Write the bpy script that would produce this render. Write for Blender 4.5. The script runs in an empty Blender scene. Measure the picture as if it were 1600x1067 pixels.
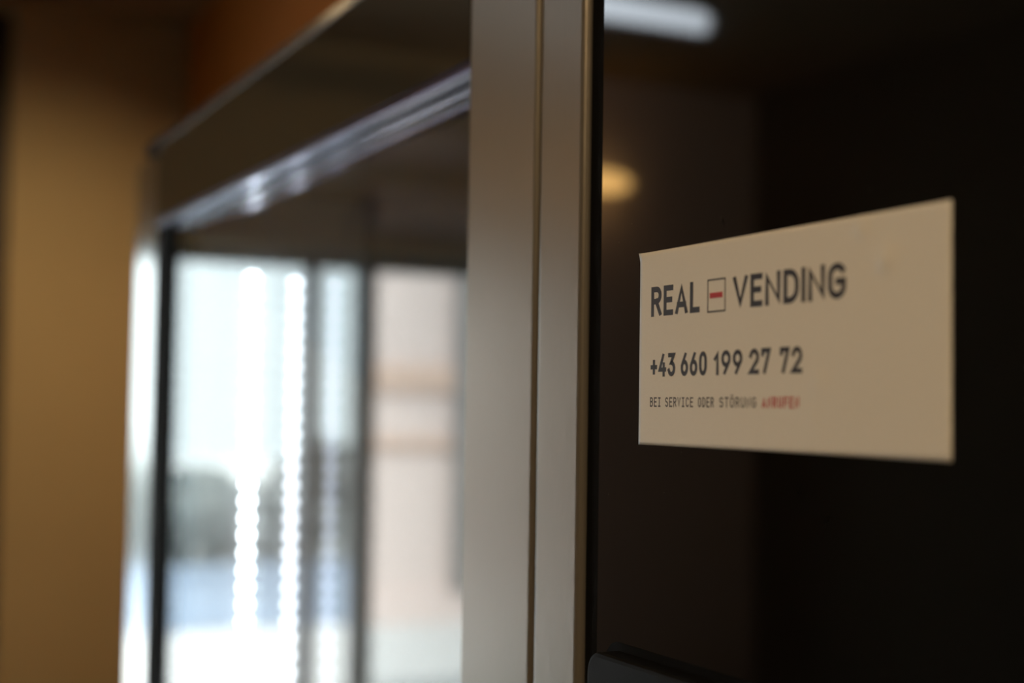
import bpy, bmesh, math, random
from mathutils import Vector, Matrix
random.seed(7)
S = bpy.context.scene
COL = S.collection

# ------------------------------------------------------------------ camera
cam = bpy.data.cameras.new('camera')
cam.sensor_width = 36.0
cam.lens = 50.0
cam.clip_start = 0.01
cam.dof.use_dof = True
cam.dof.focus_distance = 0.632
cam.dof.aperture_fstop = 4.0
cam.dof.aperture_blades = 0
camo = bpy.data.objects.new('camera', cam)
COL.objects.link(camo)
right = Vector((0.4401, 0.8978, 0.0149))
down = Vector((-0.0359, 0.0342, -0.9988))
fwd = Vector((-0.8972, 0.4391, 0.0473))
R = Matrix((right, -down, -fwd)).transposed()
camo.matrix_world = Matrix.Translation((0, -0.33, 1.55)) @ R.to_4x4()
S.camera = camo

# ------------------------------------------------------------------ sky, sun, exposure
S.view_settings.view_transform = 'Standard'
S.view_settings.look = 'None'
S.view_settings.exposure = 0.0
S.view_settings.gamma = 1.0
S.view_settings.use_curve_mapping = False
w = bpy.data.worlds.new('overcast_sky')
S.world = w
w.use_nodes = True
bg = w.node_tree.nodes['Background']
bg.inputs[0].default_value = (0.86, 0.97, 1.0, 1)
bg.inputs[1].default_value = 3.6
sun = bpy.data.lights.new('sun', 'SUN')
sun.energy = 9.5
sun.angle = 0.02
sun.color = (1.0, 0.97, 0.92)
suno = bpy.data.objects.new('sun', sun)
COL.objects.link(suno)
suno.rotation_euler = Vector((-0.62, -0.25, -0.78)).to_track_quat('-Z', 'Y').to_euler()
suno.location = (3, 2, 8)
S.cycles.max_bounces = 10
S.cycles.glossy_bounces = 6
S.cycles.transparent_max_bounces = 16
S.cycles.sample_clamp_indirect = 8.0
S.cycles.use_denoising = True

WARM = (1.0, 0.70, 0.38)

# ------------------------------------------------------------------ materials
def mat(name, base, rough=0.5, metal=0.0, emit=None, estr=0.0, spec=0.5, noise=None, bump=None, rnoise=None, stretch=(1, 1, 1)):
    m = bpy.data.materials.new(name)
    m.use_nodes = True
    nt = m.node_tree
    p = nt.nodes['Principled BSDF']
    p.inputs['Base Color'].default_value = (*base, 1)
    p.inputs['Roughness'].default_value = rough
    p.inputs['Metallic'].default_value = metal
    p.inputs['Specular IOR Level'].default_value = spec
    if emit:
        p.inputs['Emission Color'].default_value = (*emit, 1)
        p.inputs['Emission Strength'].default_value = estr
    if noise or bump or rnoise:
        tc = nt.nodes.new('ShaderNodeTexCoord')
        mp = nt.nodes.new('ShaderNodeMapping')
        mp.inputs['Scale'].default_value = stretch
        nt.links.new(tc.outputs['Object'], mp.inputs['Vector'])
    def tex(scale, detail=4):
        n = nt.nodes.new('ShaderNodeTexNoise')
        n.inputs['Scale'].default_value = scale
        n.inputs['Detail'].default_value = detail
        nt.links.new(mp.outputs[0], n.inputs['Vector'])
        return n
    if noise:
        n = tex(noise[0])
        r = nt.nodes.new('ShaderNodeValToRGB')
        k = noise[1]
        r.color_ramp.elements[0].position = 0.3
        r.color_ramp.elements[1].position = 0.7
        r.color_ramp.elements[0].color = (*[c * (1 - k) for c in base], 1)
        r.color_ramp.elements[1].color = (*[min(1, c * (1 + k)) for c in base], 1)
        nt.links.new(n.outputs['Fac'], r.inputs[0])
        nt.links.new(r.outputs[0], p.inputs['Base Color'])
    if rnoise:
        n = tex(rnoise[0])
        mr = nt.nodes.new('ShaderNodeMapRange')
        mr.inputs['To Min'].default_value = max(0, rough - rnoise[1])
        mr.inputs['To Max'].default_value = rough + rnoise[1]
        nt.links.new(n.outputs['Fac'], mr.inputs['Value'])
        nt.links.new(mr.outputs[0], p.inputs['Roughness'])
    if bump:
        n = tex(bump[0], 3)
        b = nt.nodes.new('ShaderNodeBump')
        b.inputs['Strength'].default_value = bump[1]
        b.inputs['Distance'].default_value = bump[2]
        nt.links.new(n.outputs['Fac'], b.inputs['Height'])
        nt.links.new(b.outputs[0], p.inputs['Normal'])
    return m

def pane_glass(name, tint=(1, 1, 1)):
    """architectural glass: mirror reflection by Schlick's law over clear transmission"""
    m = bpy.data.materials.new(name)
    m.use_nodes = True
    nt = m.node_tree
    nt.nodes.clear()
    out = nt.nodes.new('ShaderNodeOutputMaterial')
    geo = nt.nodes.new('ShaderNodeNewGeometry')
    dot = nt.nodes.new('ShaderNodeVectorMath'); dot.operation = 'DOT_PRODUCT'
    nt.links.new(geo.outputs['Incoming'], dot.inputs[0])
    nt.links.new(geo.outputs['Normal'], dot.inputs[1])
    def mth(op, a, b=None):
        n = nt.nodes.new('ShaderNodeMath'); n.operation = op
        for i, v in enumerate((a, b)):
            if v is None: continue
            if isinstance(v, (int, float)): n.inputs[i].default_value = v
            else: nt.links.new(v, n.inputs[i])
        return n.outputs[0]
    c = mth('ABSOLUTE', dot.outputs['Value'])
    r = mth('ADD', mth('MULTIPLY', mth('POWER', mth('SUBTRACT', 1.0, c), 5.0), 0.96), 0.04)
    tr = nt.nodes.new('ShaderNodeBsdfTransparent'); tr.inputs[0].default_value = (*tint, 1)
    gl = nt.nodes.new('ShaderNodeBsdfGlossy'); gl.inputs['Roughness'].default_value = 0.0
    mx = nt.nodes.new('ShaderNodeMixShader')
    nt.links.new(r, mx.inputs[0]); nt.links.new(tr.outputs[0], mx.inputs[1]); nt.links.new(gl.outputs[0], mx.inputs[2])
    nt.links.new(mx.outputs[0], out.inputs[0])
    return m

M = dict(
    silver=mat('silver_painted_metal', (0.25, 0.224, 0.190), 0.30, 0.55, bump=(260, 0.12, 0.0006), stretch=(1, 1, 0.35)),
    bright=mat('bright_aluminium', (0.50, 0.485, 0.47), 0.15, 1.0),
    edge=mat('satin_edge', (0.50, 0.485, 0.45), 0.24, 1.0),
    chrome=mat('polished_aluminium', (0.15, 0.15, 0.2), 0.18, 1.0),
    led_tint_alu=mat('led_tinted_aluminium', (0.10, 0.092, 0.165), 0.22, 1.0),  # violet cast of the LED light put into the metal's base colour
    header=mat('dark_gloss_fascia', (0.03, 0.029, 0.024), 0.06, 0.0, spec=0.5),
    black=mat('black_rubber', (0.003, 0.003, 0.003), 0.8, spec=0.1),
    panel=mat('black_glass_panel', (0.0035, 0.0035, 0.0032), 0.035, rnoise=(9, 0.02)),
    bezel=mat('black_matt_plastic', (0.006, 0.0057, 0.0053), 0.55, spec=0.1, bump=(900, 0.1, 0.0002)),
    liner=mat('cabinet_liner', (0.16, 0.17, 0.18), 0.5),
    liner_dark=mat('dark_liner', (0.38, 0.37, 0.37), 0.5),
    cabinet=mat('dark_cabinet_steel', (0.03, 0.03, 0.03), 0.45),
    shelf=mat('shelf_steel', (0.35, 0.35, 0.36), 0.4, 0.6),
    tape=mat('led_tape', (0.55, 0.57, 0.6), 0.5),
    glass=pane_glass('cabinet_glass', (0.97, 0.985, 0.98)),
    clear=pane_glass('window_glass', (0.96, 0.98, 0.98)),
    paper=mat('sticker_paper', (0.80, 0.79, 0.76), 0.42, noise=(1400, 0.015), bump=(1500, 0.12, 0.0001)),
    ink=mat('black_ink', (0.027, 0.025, 0.036), 0.5),
    red=mat('red_ink', (0.52, 0.035, 0.035), 0.5),
    dust=mat('dust', (0.30, 0.29, 0.27), 0.9),
    wall=mat('ochre_plaster', (0.60, 0.48, 0.27), 0.8, noise=(1.5, 0.05), bump=(120, 0.15, 0.002)),
    orange=mat('orange_plaster', (0.52, 0.17, 0.018), 0.8, noise=(1.5, 0.08), bump=(120, 0.15, 0.002)),
    tan=mat('beige_board', (0.85, 0.74, 0.70), 0.6, noise=(2, 0.06)),
    greywall=mat('grey_plaster', (0.70, 0.62, 0.68), 0.8, noise=(1.5, 0.05)),
    brown=mat('brown_plaster', (0.14, 0.11, 0.08), 0.8, noise=(1.2, 0.08)),
    ceil=mat('ceiling_paint', (0.34, 0.25, 0.16), 0.85, noise=(2, 0.05)),
    floor=mat('floor_tile', (0.16, 0.14, 0.12), 0.4, noise=(3, 0.15)),
    wood=mat('dark_wood', (0.06, 0.035, 0.015), 0.5, noise=(6, 0.3), stretch=(1, 1, 0.1)),
    frame=mat('dark_window_frame', (0.28, 0.30, 0.34), 0.45),
    steel=mat('brushed_steel', (0.5, 0.5, 0.5), 0.3, 1.0),
    paving=mat('pale_paving', (0.86, 0.86, 0.86), 0.8, noise=(1.0, 0.08)),
    bluewall=mat('blue_grey_render', (0.34, 0.42, 0.54), 0.8, noise=(1.5, 0.15)),
    leaf=mat('hedge_leaf', (0.46, 0.50, 0.50), 0.6, noise=(2.2, 0.5)),
    stem=mat('hedge_stem', (0.12, 0.09, 0.07), 0.8),
    pink=mat('pink_plaster', (0.84, 0.71, 0.67), 0.85, noise=(0.6, 0.06)),
    band=mat('ochre_band', (0.76, 0.56, 0.46), 0.8),
    greystone=mat('grey_stone', (0.33, 0.31, 0.30), 0.8, noise=(1, 0.1)),
    tube=mat('tube_diffuser', (0.8, 0.8, 0.8), 0.5, emit=(0.80, 0.90, 1.0), estr=6.5),
    sconce=mat('sconce_glass', (0.8, 0.7, 0.5), 0.5, emit=(1.0, 0.56, 0.17), estr=8.5),
    bulb=mat('lamp_lens', (0.8, 0.8, 0.8), 0.5, emit=WARM, estr=10.0),
)
for i, e in enumerate((18.0, 5.0, 0.9)):
    M['led%d' % i] = mat('led_lens_%d' % i, (0.9, 0.9, 0.9), 0.4, emit=((0.86, 0.93, 1.0), (0.84, 0.88, 1.0), (0.66, 0.74, 1.0))[i], estr=e)

# ------------------------------------------------------------------ builders
def link(name, bm, material, parent=None, smooth=False):
    me = bpy.data.meshes.new(name)
    bmesh.ops.recalc_face_normals(bm, faces=bm.faces[:])
    if smooth:
        for f_ in bm.faces: f_.smooth = True
    bm.to_mesh(me); bm.free()
    me.materials.append(M[material] if isinstance(material, str) else material)
    o = bpy.data.objects.new(name, me)
    COL.objects.link(o)
    if parent: o.parent = parent
    return o

def add_box(bm, x0, x1, y0, y1, z0, z1, bev=0.0, seg=2):
    r = bmesh.ops.create_cube(bm, size=1.0)
    vs = r['verts']
    for v in vs:
        v.co = Vector(((x0 + x1) / 2 + v.co.x * (x1 - x0), (y0 + y1) / 2 + v.co.y * (y1 - y0), (z0 + z1) / 2 + v.co.z * (z1 - z0)))
    if bev > 0:
        es = list({e for v in vs for e in v.link_edges})
        bmesh.ops.bevel(bm, geom=es, offset=bev, segments=seg, affect='EDGES', profile=0.5)

def box(name, x0, x1, y0, y1, z0, z1, material, parent=None, bev=0.0, seg=2):
    bm = bmesh.new()
    add_box(bm, x0, x1, y0, y1, z0, z1, bev, seg)
    return link(name, bm, material, parent)

def prism(name, pts, axis, a0, a1, material, parent=None):
    """extrude a closed outline along one axis; pts give the two other coordinates in order"""
    bm = bmesh.new()
    def mk(p, a):
        return {'x': (a, p[0], p[1]), 'y': (p[0], a, p[1]), 'z': (p[0], p[1], a)}[axis]
    lo = [bm.verts.new(mk(p, a0)) for p in pts]
    hi = [bm.verts.new(mk(p, a1)) for p in pts]
    n = len(pts)
    bm.faces.new(lo); bm.faces.new(hi[::-1])
    for i in range(n):
        bm.faces.new((lo[i], lo[(i + 1) % n], hi[(i + 1) % n], hi[i]))
    return link(name, bm, material, parent)

def arc(cx, cy, r, a0, a1, n=5):
    return [(cx + r * math.cos(math.radians(a0 + (a1 - a0) * i / n)), cy + r * math.sin(math.radians(a0 + (a1 - a0) * i / n))) for i in range(n + 1)]

def empty(name, loc, label=None, cat=None, group=None):
    o = bpy.data.objects.new(name, None)
    COL.objects.link(o)
    o.location = loc
    if label: tag(o, label, cat, group)
    return o

def tag(o, label, cat, group=None):
    o['label'] = label; o['category'] = cat
    if group: o['group'] = group
    return o

def struct(o):
    o['kind'] = 'structure'
    return o

# ------------------------------------------------------------------ the room
X0, X1, Y0, Y1, ZC = -5.0, 2.0, -3.27, 0.82, 2.90
struct(box('floor', X0 - .3, X1 + .3, Y0 - .3, Y1 + .3, -0.1, 0.0, 'floor'))
struct(box('ceiling', X0 - .3, X1 + .3, Y0 - .3, Y1 + .3, ZC, ZC + .2, 'ceil'))
struct(box('wall_back', X0 - .3, X1 + .3, Y1, Y1 + .3, 0, ZC, 'orange'))
struct(box('wall_front', X0 - .3, X1 + .3, Y0 - .3, Y0, 0, ZC, 'brown'))
struct(box('wall_right', X1, X1 + .3, Y0, Y1, 0, ZC, 'brown'))
WY0, WY1, HEAD = -2.26, -0.42, 2.12           # glazed shopfront in the far wall
DY0, DY1, DH = -0.34, 0.235, 2.88             # dark door recess beside it
bm = bmesh.new()
add_box(bm, X0 - .3, X0, DY1, Y1, 0, ZC)
add_box(bm, X0 - .3, X0, DY0, DY1, DH, ZC)
add_box(bm, X0 - .3, X0, WY1, DY0, 0, ZC)
add_box(bm, X0 - .3, X0, WY0, WY1, HEAD, ZC)
struct(link('wall_left', bm, 'wall'))
struct(box('wall_left', X0 - .3, X0, Y0, WY0, 0, ZC, 'greywall'))
d = struct(box('door_1', X0 - .22, X0 - .12, DY0, DY1, 0, DH, 'wood'))
for y0, y1 in ((DY0 + .06, DY0 + .26), (DY1 - .26, DY1 - .06)):
    for z0, z1 in ((.2, 1.0), (1.15, 2.55)):
        box('door_panel', X0 - .125, X0 - .105, y0, y1, z0, z1, 'wood', d, .008)
# window: dark frame, mullions, panes
wf = empty('window_1', (0, 0, 0)); struct(wf)
fx0, fx1 = X0 - .19, X0 - .11
box('window_frame', fx0, fx1, WY1 - .05, WY1, 0, HEAD, 'frame', wf)
box('window_frame', fx0, fx1, WY0, WY0 + .05, 0, HEAD, 'frame', wf)
box('window_head', fx0, fx1, WY0 + .05, WY1 - .05, HEAD - .05, HEAD, 'frame', wf)
box('window_sill', fx0, fx1, WY0 + .05, WY1 - .05, 0, .08, 'frame', wf)
box('mullion', fx0, fx1, -1.335, -1.288, .08, HEAD - .05, 'frame', wf)
box('mullion', fx0, fx1, -1.56, -1.495, .08, HEAD - .05, 'frame', wf)
for y0, y1 in ((-1.288, WY1 - .05), (-1.495, -1.335), (WY0 + .05, -1.56)):
    box('pane', X0 - .153, X0 - .147, y0, y1, .08, HEAD - .05, 'clear', wf)
# box over the shopfront and a rail above it
struct(box('trim_1', X0, X0 + .12, WY0, -1.47, 2.22, 2.36, 'tan'))
struct(box('trim_2', X0, X0 + .05, WY0, -1.47, 2.48, 2.60, 'tan'))

# ------------------------------------------------------------------ outdoors
struct(box('pavement', -40, X0 - .3, -25, 12, -.25, -.05, 'paving'))
lw = struct(box('garden_wall', -10.35, -10.05, -3.3, -.6, -.05, .34, 'bluewall', None, .02))
box('wall_coping', -10.38, -10.02, -3.3, -.58, .34, .38, 'bluewall', lw, .01)
bm = bmesh.new()
for i in range(5800):
    y = random.uniform(-3.75, -.7)
    top = 1.12 + .16 * math.sin(y * 3.1) + .08 * math.sin(y * 7.7 + 1)
    z = .1 + (top - .1) * random.random() ** .8
    x = -10.85 + random.uniform(-.28, .3)
    s = random.uniform(.04, .08)
    u = Vector((random.uniform(-1, 1), random.uniform(-1, 1), random.uniform(-1, 1))).normalized()
    v = u.orthogonal().normalized()
    c = Vector((x, y, z))
    vs = [bm.verts.new(c + u * s), bm.verts.new(c + v * s * .5), bm.verts.new(c - u * s), bm.verts.new(c - v * s * .5)]
    bm.faces.new(vs)
h = link('hedge', bm, 'leaf')
h['kind'] = 'stuff'
tag(h, 'grey green clipped hedge behind the blue grey garden wall outside', 'hedge')
bm = bmesh.new()
for k in range(7):
    add_box(bm, -10.87, -10.83, -3.2 + k * .4, -3.16 + k * .4, -.05, .9)
link('hedge_stems', bm, 'stem', h)['kind'] = 'stuff'
bd = empty('house', (-10.1, -6, 0), 'pink plastered house front standing beyond the shop window', 'house')
def hb(name, x0, x1, y0, y1, z0, z1, m_, bev=0):
    return box(name, x0 + 10.1, x1 + 10.1, y0 + 6, y1 + 6, z0, z1, m_, bd, bev)
hb('facade', -10.2, -9.9, -10, -3.34, -.05, 6.0, 'pink')
hb('cornice', -9.9, -9.85, -10, -3.33, 1.24, 1.32, 'band', .02)
hb('cornice', -9.9, -9.85, -10, -3.33, 1.66, 1.86, 'band', .02)
hb('plinth', -9.9, -9.86, -10, -3.33, -.05, .18, 'pink', .02)
hb('pilaster', -9.9, -9.80, -4.6, -3.98, .18, 5.9, 'greystone', .02)

# ------------------------------------------------------------------ room lamps
def downlight(x, y, energy, aim, size, label, blend=.6):
    t = empty('ceiling_spotlight', (x, y, ZC), label, 'lamp', 'warm ceiling spotlights')
    bm = bmesh.new()
    bmesh.ops.create_cone(bm, cap_ends=True, segments=24, radius1=.055, radius2=.055, depth=.09, matrix=Matrix.Translation((0, 0, -.045)))
    link('housing', bm, 'steel', t)
    bm = bmesh.new()
    bmesh.ops.create_cone(bm, cap_ends=True, segments=24, radius1=.042, radius2=.042, depth=.004, matrix=Matrix.Translation((0, 0, -.092)))
    link('lens', bm, 'bulb', t)
    l = bpy.data.lights.new('spot_beam', 'SPOT')
    l.energy = energy; l.color = WARM; l.spot_size = math.radians(size); l.spot_blend = blend
    l.shadow_soft_size = .04
    lo = bpy.data.objects.new('spot_beam', l); COL.objects.link(lo)
    lo.parent = t; lo.location = (0, 0, -.10)
    lo.rotation_euler = (Vector(aim) - Vector((x, y, ZC - .1))).to_track_quat('-Z', 'Y').to_euler()
downlight(.75, -1.55, 165, (-.45, 0, 1.5), 60, 'steel ceiling spotlight aimed at the black panel and its sticker')
downlight(-3.17, .08, 98, (-5, .25, 1.28), 76, 'steel ceiling spotlight aimed at the ochre wall', 1.0)
downlight(-2.4, -1.6, 14, (-2.6, .8, 2.3), 80, 'steel ceiling spotlight aimed at the orange wall over the machine', .9)

downlight(-1.0, -2.6, 140, (-5, -2.35, 1.85), 60, 'added unseen ceiling spotlight brightening the wall beside the shop window', .9)  # added lamp, lifts the wall tone mirrored in the panel

t = empty('ceiling_light', (-3.68, -1.81, 2.76), 'long cool white tube light hung below the ceiling', 'lamp')
bm = bmesh.new()
bmesh.ops.create_cone(bm, cap_ends=True, segments=20, radius1=.032, radius2=.032, depth=.62, matrix=Matrix.Rotation(math.pi / 2, 4, 'X'))
link('tube', bm, 'tube', t, True)
box('housing', -.03, .03, -.29, .29, .03, .06, 'steel', t, .005)
for y in (-.2, .2):
    box('hanger', -.004, .004, y - .004, y + .004, .06, .14, 'steel', t)
t = empty('wall_lamp', (X0, -2.50, 2.455), 'small amber glass wall lamp on the ochre wall', 'lamp')
bm = bmesh.new()
bmesh.ops.create_uvsphere(bm, u_segments=20, v_segments=12, radius=1)
for v in bm.verts: v.co = Vector((v.co.x * .07 + .11, v.co.y * .12 + .045, v.co.z * .046))
link('shade', bm, 'sconce', t, True)
box('bracket', 0, .06, .02, .07, -.03, .03, 'steel', t, .005)

# ------------------------------------------------------------------ the vending machine
vm = empty('vending_machine', (-1.0, 0, 0), 'tall vending machine with silver framed glass door and black control panel', 'vending machine')
OX = 1.0
TOP = 1.833
def vb(name, x0, x1, y0, y1, z0, z1, m_, bev=0.0, parent=None, seg=2):
    return box(name, x0 + OX, x1 + OX, y0, y1, z0, z1, m_, parent or vm, bev, seg)
def vprism(name, pts, z0, z1, m_):
    return prism(name, [(x + OX, y) for x, y in pts], 'z', z0, z1, m_, vm)

# carcass: back, sides, roof, base
bm = bmesh.new()
add_box(bm, -1.74 + OX, -.22 + OX, .70, .74, .08, TOP + .01)
add_box(bm, -1.74 + OX, -1.60 + OX, .05, .70, .08, TOP + .01)
add_box(bm, -.64 + OX, -.22 + OX, .05, .70, .08, TOP + .01)
add_box(bm, -1.60 + OX, -.64 + OX, .05, .70, 1.79, TOP + .01)
add_box(bm, -1.60 + OX, -.64 + OX, .05, .70, .08, .35)
link('carcass', bm, 'cabinet', vm)
for x in (-1.6, -.3):
    for y in (.12, .64):
        vb('foot', x - .03, x + .03, y - .03, y + .03, 0, .08, 'black')
# inner lining
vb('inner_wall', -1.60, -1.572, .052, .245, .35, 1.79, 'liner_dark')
vb('inner_wall', -1.60, -1.572, .245, .70, .35, 1.79, 'liner')
vb('inner_wall', -.672, -.64, .052, .70, .35, 1.79, 'liner')
vb('inner_back', -1.572, -.672, .675, .70, .35, 1.79, 'liner')
for z in (.62, .98, 1.34):
    s = vb('shelf', -1.565, -.68, .40, .67, z, z + .012, 'shelf')
    vb('shelf_lip', -1.565, -.68, .39, .40, z, z + .035, 'shelf', .002, s)
# door frame: left post with rounded edges, right post, header, foot rail
def post(name, x0, x1, y1, z0, z1, r, m_, y0=0.0):
    pts = arc(x0 + r, y0 + r, r, 180, 270) + arc(x1 - r, y0 + r, r, 270, 360) + [(x1, y1), (x0, y1)]
    return vprism(name, pts, z0, z1, m_)
post('door_post', -1.7390, -1.612, .048, .08, TOP, .010, 'bright', .012)
post('door_post', -.7350, -.6495, .048, .08, TOP + .012, .0025, 'silver')
post('panel_trim', -.6465, -.5985, .048, .08, TOP + .012, .0042, 'silver')
vb('groove', -.650, -.645, .004, .048, .08, TOP, 'silver')
vb('side_gasket', -1.612, -1.538, .010, .030, .35, 1.748, 'black')
pts = [(0.0, 1.7495), (0.0, TOP), (.006, TOP + .012), (.048, TOP + .012), (.048, 1.7495)]
prism('header', pts, 'x', -1.570 + OX, -.735 + OX, 'header', vm)
pts = [(-.0008, TOP - .001), (.0055, TOP + .0125), (.012, TOP + .0127), (.012, TOP + .009), (.002, TOP - .002)]
prism('header_edge', pts, 'x', -1.570 + OX, -.735 + OX, 'edge', vm)
vb('corner_cap', -1.66, -1.570, .006, .05, TOP, TOP + .016, 'black', .003)
vb('top_rail', -1.570, -.735, .001, .0125, 1.7435, 1.7495, 'led_tint_alu', .001)
vb('top_rail', -1.570, -.735, .0215, .031, 1.742, 1.7495, 'chrome', .001)
vb('top_rail', -1.570, -.735, .034, .048, 1.740, 1.7495, 'led_tint_alu', .001)
vb('foot_rail', -1.570, -.735, .0, .048, .20, .35, 'silver', .003)
vb('kick_plate', -1.570, -.735, .004, .048, .08, .20, 'cabinet', .003)
vb('glass_pane', -1.575, -.736, .0140, .0200, .35, 1.7495, 'glass')
# LED strips on the inner wall beside the door
led = bmesh.new()
bmesh.ops.create_uvsphere(led, u_segments=10, v_segments=6, radius=.0062)
for v in led.verts: v.co.x *= .5
for f_ in led.faces: f_.smooth = True
led_mesh = []
for i in range(3):
    me = bpy.data.meshes.new('led'); led.to_mesh(me); me.materials.append(M['led%d' % i]); led_mesh.append(me)
led.free()
for i, (y, ztop) in enumerate(((.110, 1.692), (.161, 1.690), (.2075, 1.69))):
    st = vb('led_strip', -1.572, -1.570, y - .006, y + .006, .90, ztop + .012, 'tape')
    n = 41
    for k in range(n):
        o = bpy.data.objects.new('led', led_mesh[i]); COL.objects.link(o)
        o.parent = st; o.location = (-1.568 + OX, y, ztop - k * .0192)
# unseen strip added behind the right post to light the interior
st = vb('led_strip', -.674, -.672, .155, .167, .45, 1.70, 'tape')
for k in range(60):
    o = bpy.data.objects.new('led', led_mesh[0]); COL.objects.link(o)
    o.parent = st; o.location = (-.676 + OX, .161, 1.68 - k * .0205)
# black control panel
vb('panel_gap', -.5985, -.5808, .004, .05, .08, TOP, 'black')
vb('control_panel', -.5808, -.20, .0, .05, .08, TOP + .012, 'panel', .0008)
# bezel of the payment unit: rounded raised plate
def rrect(x0, x1, z0, z1, r, n=8):
    return arc(x1 - r, z1 - r, r, 0, 90, n) + arc(x0 + r, z1 - r, r, 90, 180, n) + arc(x0 + r, z0 + r, r, 180, 270, n) + arc(x1 - r, z0 + r, r, 270, 360, n)
def plate(name, x0, x1, z0, z1, r, y0, y1, bev, m_):
    bm = bmesh.new()
    rings = []
    for (ins, y) in ((0, y1), (0, y0 + bev), (bev * .3, y0 + bev * .3), (bev, y0)):
        rings.append([bm.verts.new((x + OX, y, z)) for x, z in rrect(x0 + ins, x1 - ins, z0 + ins, z1 - ins, r - ins)])
    for a, b in zip(rings, rings[1:]):
        for i in range(len(a)):
            bm.faces.new((a[i], a[(i + 1) % len(a)], b[(i + 1) % len(b)], b[i]))
    bm.faces.new(rings[0]); bm.faces.new(rings[-1])
    return link(name, bm, m_, vm)
plate('payment_shadow_line', -.572, -.30, 1.16, 1.4455, .012, -.0004, .004, .0002, 'black')  # flush black sheet drawn as the shadow line around the bezel
plate('payment_bezel', -.5685, -.304, 1.164, 1.4418, .010, -.012, .0, .002, 'bezel')
# dust and scratches on the panel
bm = bmesh.new()
def fleck(x, z, L, W, ang):
    c, s = math.cos(ang), math.sin(ang)
    vs = []
    for k in range(6):
        a = k * math.pi / 3
        px, pz = L * math.cos(a), W * math.sin(a)
        vs.append(bm.verts.new((x + OX + px * c - pz * s, -.00025, z + px * s + pz * c)))
    f2 = bm.faces.new(vs)
    bmesh.ops.extrude_face_region(bm, geom=[f2])
fleck(-.4295, 1.5215, .0018, .00045, 2.1)
fleck(-.4805, 1.6275, .0022, .00016, 1.85)
fleck(-.413, 1.512, .0018, .0002, 1.0)
for k in range(26):
    fleck(random.uniform(-.575, -.34), random.uniform(1.46, 1.75), random.uniform(.0001, .0003), random.uniform(.00008, .00014), random.uniform(0, 3))
link('dust_specks', bm, 'dust', vm)['kind'] = 'stuff'

# ------------------------------------------------------------------ the sticker
SX0, SX1, SZ0, SZ1 = -.5441, -.3502, 1.5350, 1.6201
def lift(x, z):
    d = 0.0
    for bx, bz, r, a in ((-.3945, 1.6155, .0033, .0008), (-.3815, 1.6035, .0040, .0010), (-.4180, 1.5610, .0035, .0004), (-.4215, 1.548, .003, .0003)):
        d += a * math.exp(-((x - bx) ** 2 + (z - bz) ** 2) / (r * r))
    q = max(0, (x - SX0) / .009 + (SZ1 - z) / .0045)
    return d + .0009 * max(0, 1 - q) ** 1.5
stk = empty('sticker', (-.447, 0, SZ0), 'cream paper service sticker with black lettering on the black control panel', 'sticker')
bm = bmesh.new()
nx, nz = 100, 44
g = {}
for s_, yo in ((0, -.0004), (1, -.0001)):
    for i in range(nx + 1):
        for j in range(nz + 1):
            x = SX0 + (SX1 - SX0) * i / nx; z = SZ0 + (SZ1 - SZ0) * j / nz
            g[s_, i, j] = bm.verts.new((x + .447, yo - lift(x, z), z - SZ0))
for i in range(nx):
    for j in range(nz):
        for s_ in (0, 1):
            q = [g[s_, i, j], g[s_, i + 1, j], g[s_, i + 1, j + 1], g[s_, i, j + 1]]
            bm.faces.new(q if s_ == 0 else q[::-1])
ring = [(i, 0) for i in range(nx)] + [(nx, j) for j in range(nz)] + [(i, nz) for i in range(nx, 0, -1)] + [(0, j) for j in range(nz, 0, -1)]
for a, b in zip(ring, ring[1:] + ring[:1]):
    bm.faces.new((g[0, a[0], a[1]], g[1, a[0], a[1]], g[1, b[0], b[1]], g[0, b[0], b[1]]))
sheet = link('paper', bm, 'paper', stk)
for p in sheet.data.polygons: p.use_smooth = True

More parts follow.
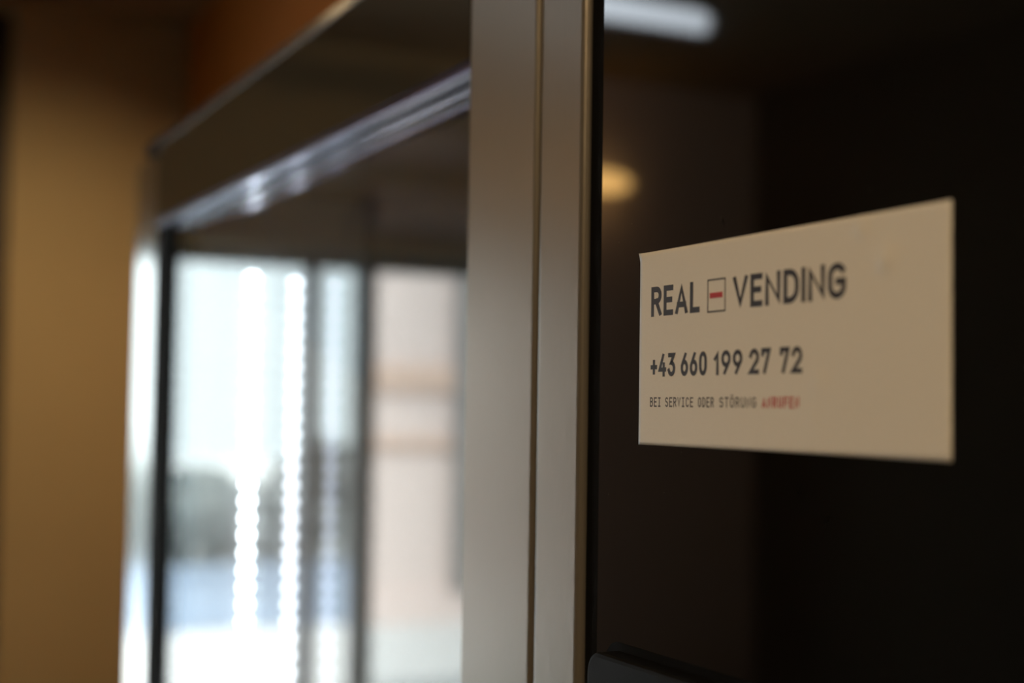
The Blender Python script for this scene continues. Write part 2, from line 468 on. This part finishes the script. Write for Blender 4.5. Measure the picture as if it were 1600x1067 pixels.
# stroke lettering: centre lines in a unit cell (x right, y up), widths in cap heights
def A_(cx, cy, rx, ry, a0, a1, n=10):
    return [(cx + rx * math.cos(math.radians(a0 + (a1 - a0) * i / n)), cy + ry * math.sin(math.radians(a0 + (a1 - a0) * i / n))) for i in range(n + 1)]
GL = {
    'R': (.60, [[(0, 0), (0, 1)], [(.04, 1), (.55, 1)] + A_(.55, .75, .45, .25, 90, -90) + [(.04, .5)], [(.5, .5), (1, 0)]]),
    'E': (.54, [[(1, 0), (0, 0), (0, 1), (1, 1)], [(0, .52), (.86, .52)]]),
    'A': (.68, [[(0, 0), (.5, 1), (1, 0)], [(.17, .27), (.83, .27)]]),
    'L': (.52, [[(0, 1), (0, 0), (1, 0)]]),
    'V': (.68, [[(0, 1), (.5, 0), (1, 1)]]),
    'N': (.66, [[(0, 0), (0, 1), (1, 0), (1, 1)]]),
    'D': (.64, [[(0, 0), (0, 1), (.35, 1)] + A_(.35, .6, .65, .4, 90, 0) + A_(.35, .4, .65, .4, 0, -90) + [(0, 0)]]),
    'I': (.14, [[(.5, 0), (.5, 1)]]),
    'G': (.68, [A_(.5, .68, .5, .32, 35, 180) + A_(.5, .32, .5, .32, 180, 360) + [(1, .48), (.55, .48)]]),
    'B': (.60, [[(0, 0), (0, 1)], [(.04, 1), (.55, 1)] + A_(.55, .77, .4, .23, 90, -90) + [(.04, .54)], [(.55, .54)] + A_(.55, .27, .45, .27, 90, -90) + [(.04, 0)]]),
    'S': (.60, [A_(.5, .76, .5, .24, 30, 270) + A_(.5, .26, .5, .26, 90, -150)]),
    'C': (.62, [A_(.5, .68, .5, .32, 30, 180) + A_(.5, .32, .5, .32, 180, 330)]),
    'O': (.64, [A_(.5, .68, .5, .32, 0, 180) + A_(.5, .32, .5, .32, 180, 360) + [(1, .68)]]),
    'T': (.60, [[(0, 1), (1, 1)], [(.5, 0), (.5, 1)]]),
    'U': (.62, [[(0, 1)] + A_(.5, .32, .5, .32, 180, 360) + [(1, 1)]]),
    'F': (.54, [[(0, 0), (0, 1), (1, 1)], [(0, .5), (.85, .5)]]),
    '+': (.52, [[(0, .40), (1, .40)], [(.5, .12), (.5, .68)]]),
    '4': (.60, [[(.62, 1), (0, .26), (1, .26)], [(.75, .52), (.75, 0)]]),
    '3': (.58, [[(.05, 1), (.92, 1), (.42, .60)] + A_(.48, .30, .52, .30, 80, -160)]),
    '6': (.58, [[(.66, 1), (.08, .48)], A_(.5, .31, .5, .31, 0, 360, 18)]),
    '9': (.58, [[(.34, 0), (.92, .52)], A_(.5, .69, .5, .31, 0, 360, 18)]),
    '0': (.58, [A_(.5, .64, .5, .36, 0, 180) + A_(.5, .36, .5, .36, 180, 360) + [(1, .64)]]),
    '1': (.34, [[(0, .72), (.8, 1), (.8, 0)]]),
    '2': (.58, [A_(.5, .70, .5, .30, 165, -35) + [(0, 0), (1, 0)]]),
    '7': (.54, [[(0, .84), (0, 1), (1, 1), (.32, 0)]]),
    'i': (.56, [[(.5, 0), (.5, 1)], [(.12, 1), (.88, 1)], [(.12, 0), (.88, 0)]]),
}
NSTROKE = [0]
def ribbon(bm, pts, t, y, lo=-9.0, hi=9.0):
    NSTROKE[0] += 1
    y -= (NSTROKE[0] % 9) * .000003      # overlapping strokes never share one plane
    P = [Vector(p) for p in pts]
    P = [p for i, p in enumerate(P) if i == 0 or (p - P[i - 1]).length > 1e-6]
    closed = (P[0] - P[-1]).length < 1e-6
    if closed: P = P[:-1]
    n = len(P)
    if not closed:
        P[0] = P[0] - (P[1] - P[0]).normalized() * t
        P[-1] = P[-1] + (P[-1] - P[-2]).normalized() * t
    L, Rr = [], []
    for i in range(n):
        a = P[i] - P[i - 1] if (closed or i > 0) else P[1] - P[0]
        b = P[(i + 1) % n] - P[i] if (closed or i < n - 1) else a
        a = a.normalized(); b = b.normalized()
        na = Vector((-a.y, a.x)); nb = Vector((-b.y, b.x))
        m_ = na + nb
        if m_.length < 1e-4: m_ = na
        m_ = m_.normalized()
        k = t / max(.42, m_.dot(na))
        L.append(P[i] + m_ * k); Rr.append(P[i] - m_ * k)
    vl = [bm.verts.new((p.x, y, min(hi, max(lo, p.y)))) for p in L]
    vr = [bm.verts.new((p.x, y, min(hi, max(lo, p.y)))) for p in Rr]
    for i in range(n if closed else n - 1):
        j = (i + 1) % n
        bm.faces.new((vl[i], vl[j], vr[j], vr[i]))
def glyph(bm, c, x, wc, z, hgt, t, mono):
    for pl in GL['i' if (mono and c == 'I') else ('O' if c == 'Ö' else c)][1]:
        ribbon(bm, [(x + t + px * (wc - 2 * t) + .447, z + t + py * (hgt - 2 * t) - SZ0) for px, py in pl], t, -.00045, z - SZ0, z + hgt - SZ0)
    if c == 'Ö':
        for dx in (.28, .72):
            ribbon(bm, [(x + wc * dx + .447, z + hgt * 1.14 - SZ0), (x + wc * dx + .447, z + hgt * 1.18 - SZ0)], t * .9, -.00045)
def lettering(name, words, z, hgt, stroke, m_, label, mono=False):
    """words: list of (text, x0, x1) along the panel; large characters are parts of their own, small print is one part"""
    t = stroke / 2
    line = bmesh.new() if mono else None
    for text, x0, x1 in words:
        gap = .2 if mono else .115
        wd = [(.56 if mono else GL[c][0]) for c in text]
        k = (x1 - x0) / (sum(wd) + gap * (len(text) - 1))
        x = x0
        for c, wc in zip(text, wd):
            bm = line if mono else bmesh.new()
            glyph(bm, c, x, wc * k, z, hgt, t, mono)
            if not mono:
                link(name, bm, m_, stk)
            x += (wc + gap) * k
    if mono:
        o = link(name, line, m_, stk)
        o['label'] = label; o['kind'] = 'stuff'
lettering('letter', [('REAL', -.5345, -.4962), ('VENDING', -.4724, -.4026)], 1.5913, .0131, .00245, 'ink', '')
lettering('digit', [('+43', -.5344, -.5145), ('660', -.5103, -.4905), ('199', -.4855, -.4655), ('27', -.4610, -.4470), ('72', -.4412, -.4275)], 1.5649, .0101, .0019, 'ink', '')
lettering('small_lettering', [('BEI', -.5346, -.5258), ('SERVICE', -.5222, -.5005), ('ODER', -.4968, -.4853), ('STÖRUNG', -.4813, -.4562)], 1.5518, .0042, .0006, 'ink', 'small black line of print', True)
lettering('small_lettering', [('ANRUFEN', -.4524, -.4293)], 1.5518, .0043, .0008, 'red', 'small word in red print', True)
bm = bmesh.new()
x0, x1, z0, z1, t = -.4906 + .447, -.4775 + .447, 1.5907 - SZ0, 1.6045 - SZ0, .00035
ribbon(bm, [(x0 + t, z0 + t), (x1 - t, z0 + t), (x1 - t, z1 - t), (x0 + t, z1 - t), (x0 + t, z0 + t)], t, -.00045)
link('emblem_outline', bm, 'ink', stk)['label'] = 'thin black upright rectangle between the headline words'
box('emblem_bar', -.4886 + .447, -.4797 + .447, -.00062, -.00045, 1.5966 - SZ0, 1.5988 - SZ0, 'red', stk)['label'] = 'short red bar inside the rectangle'
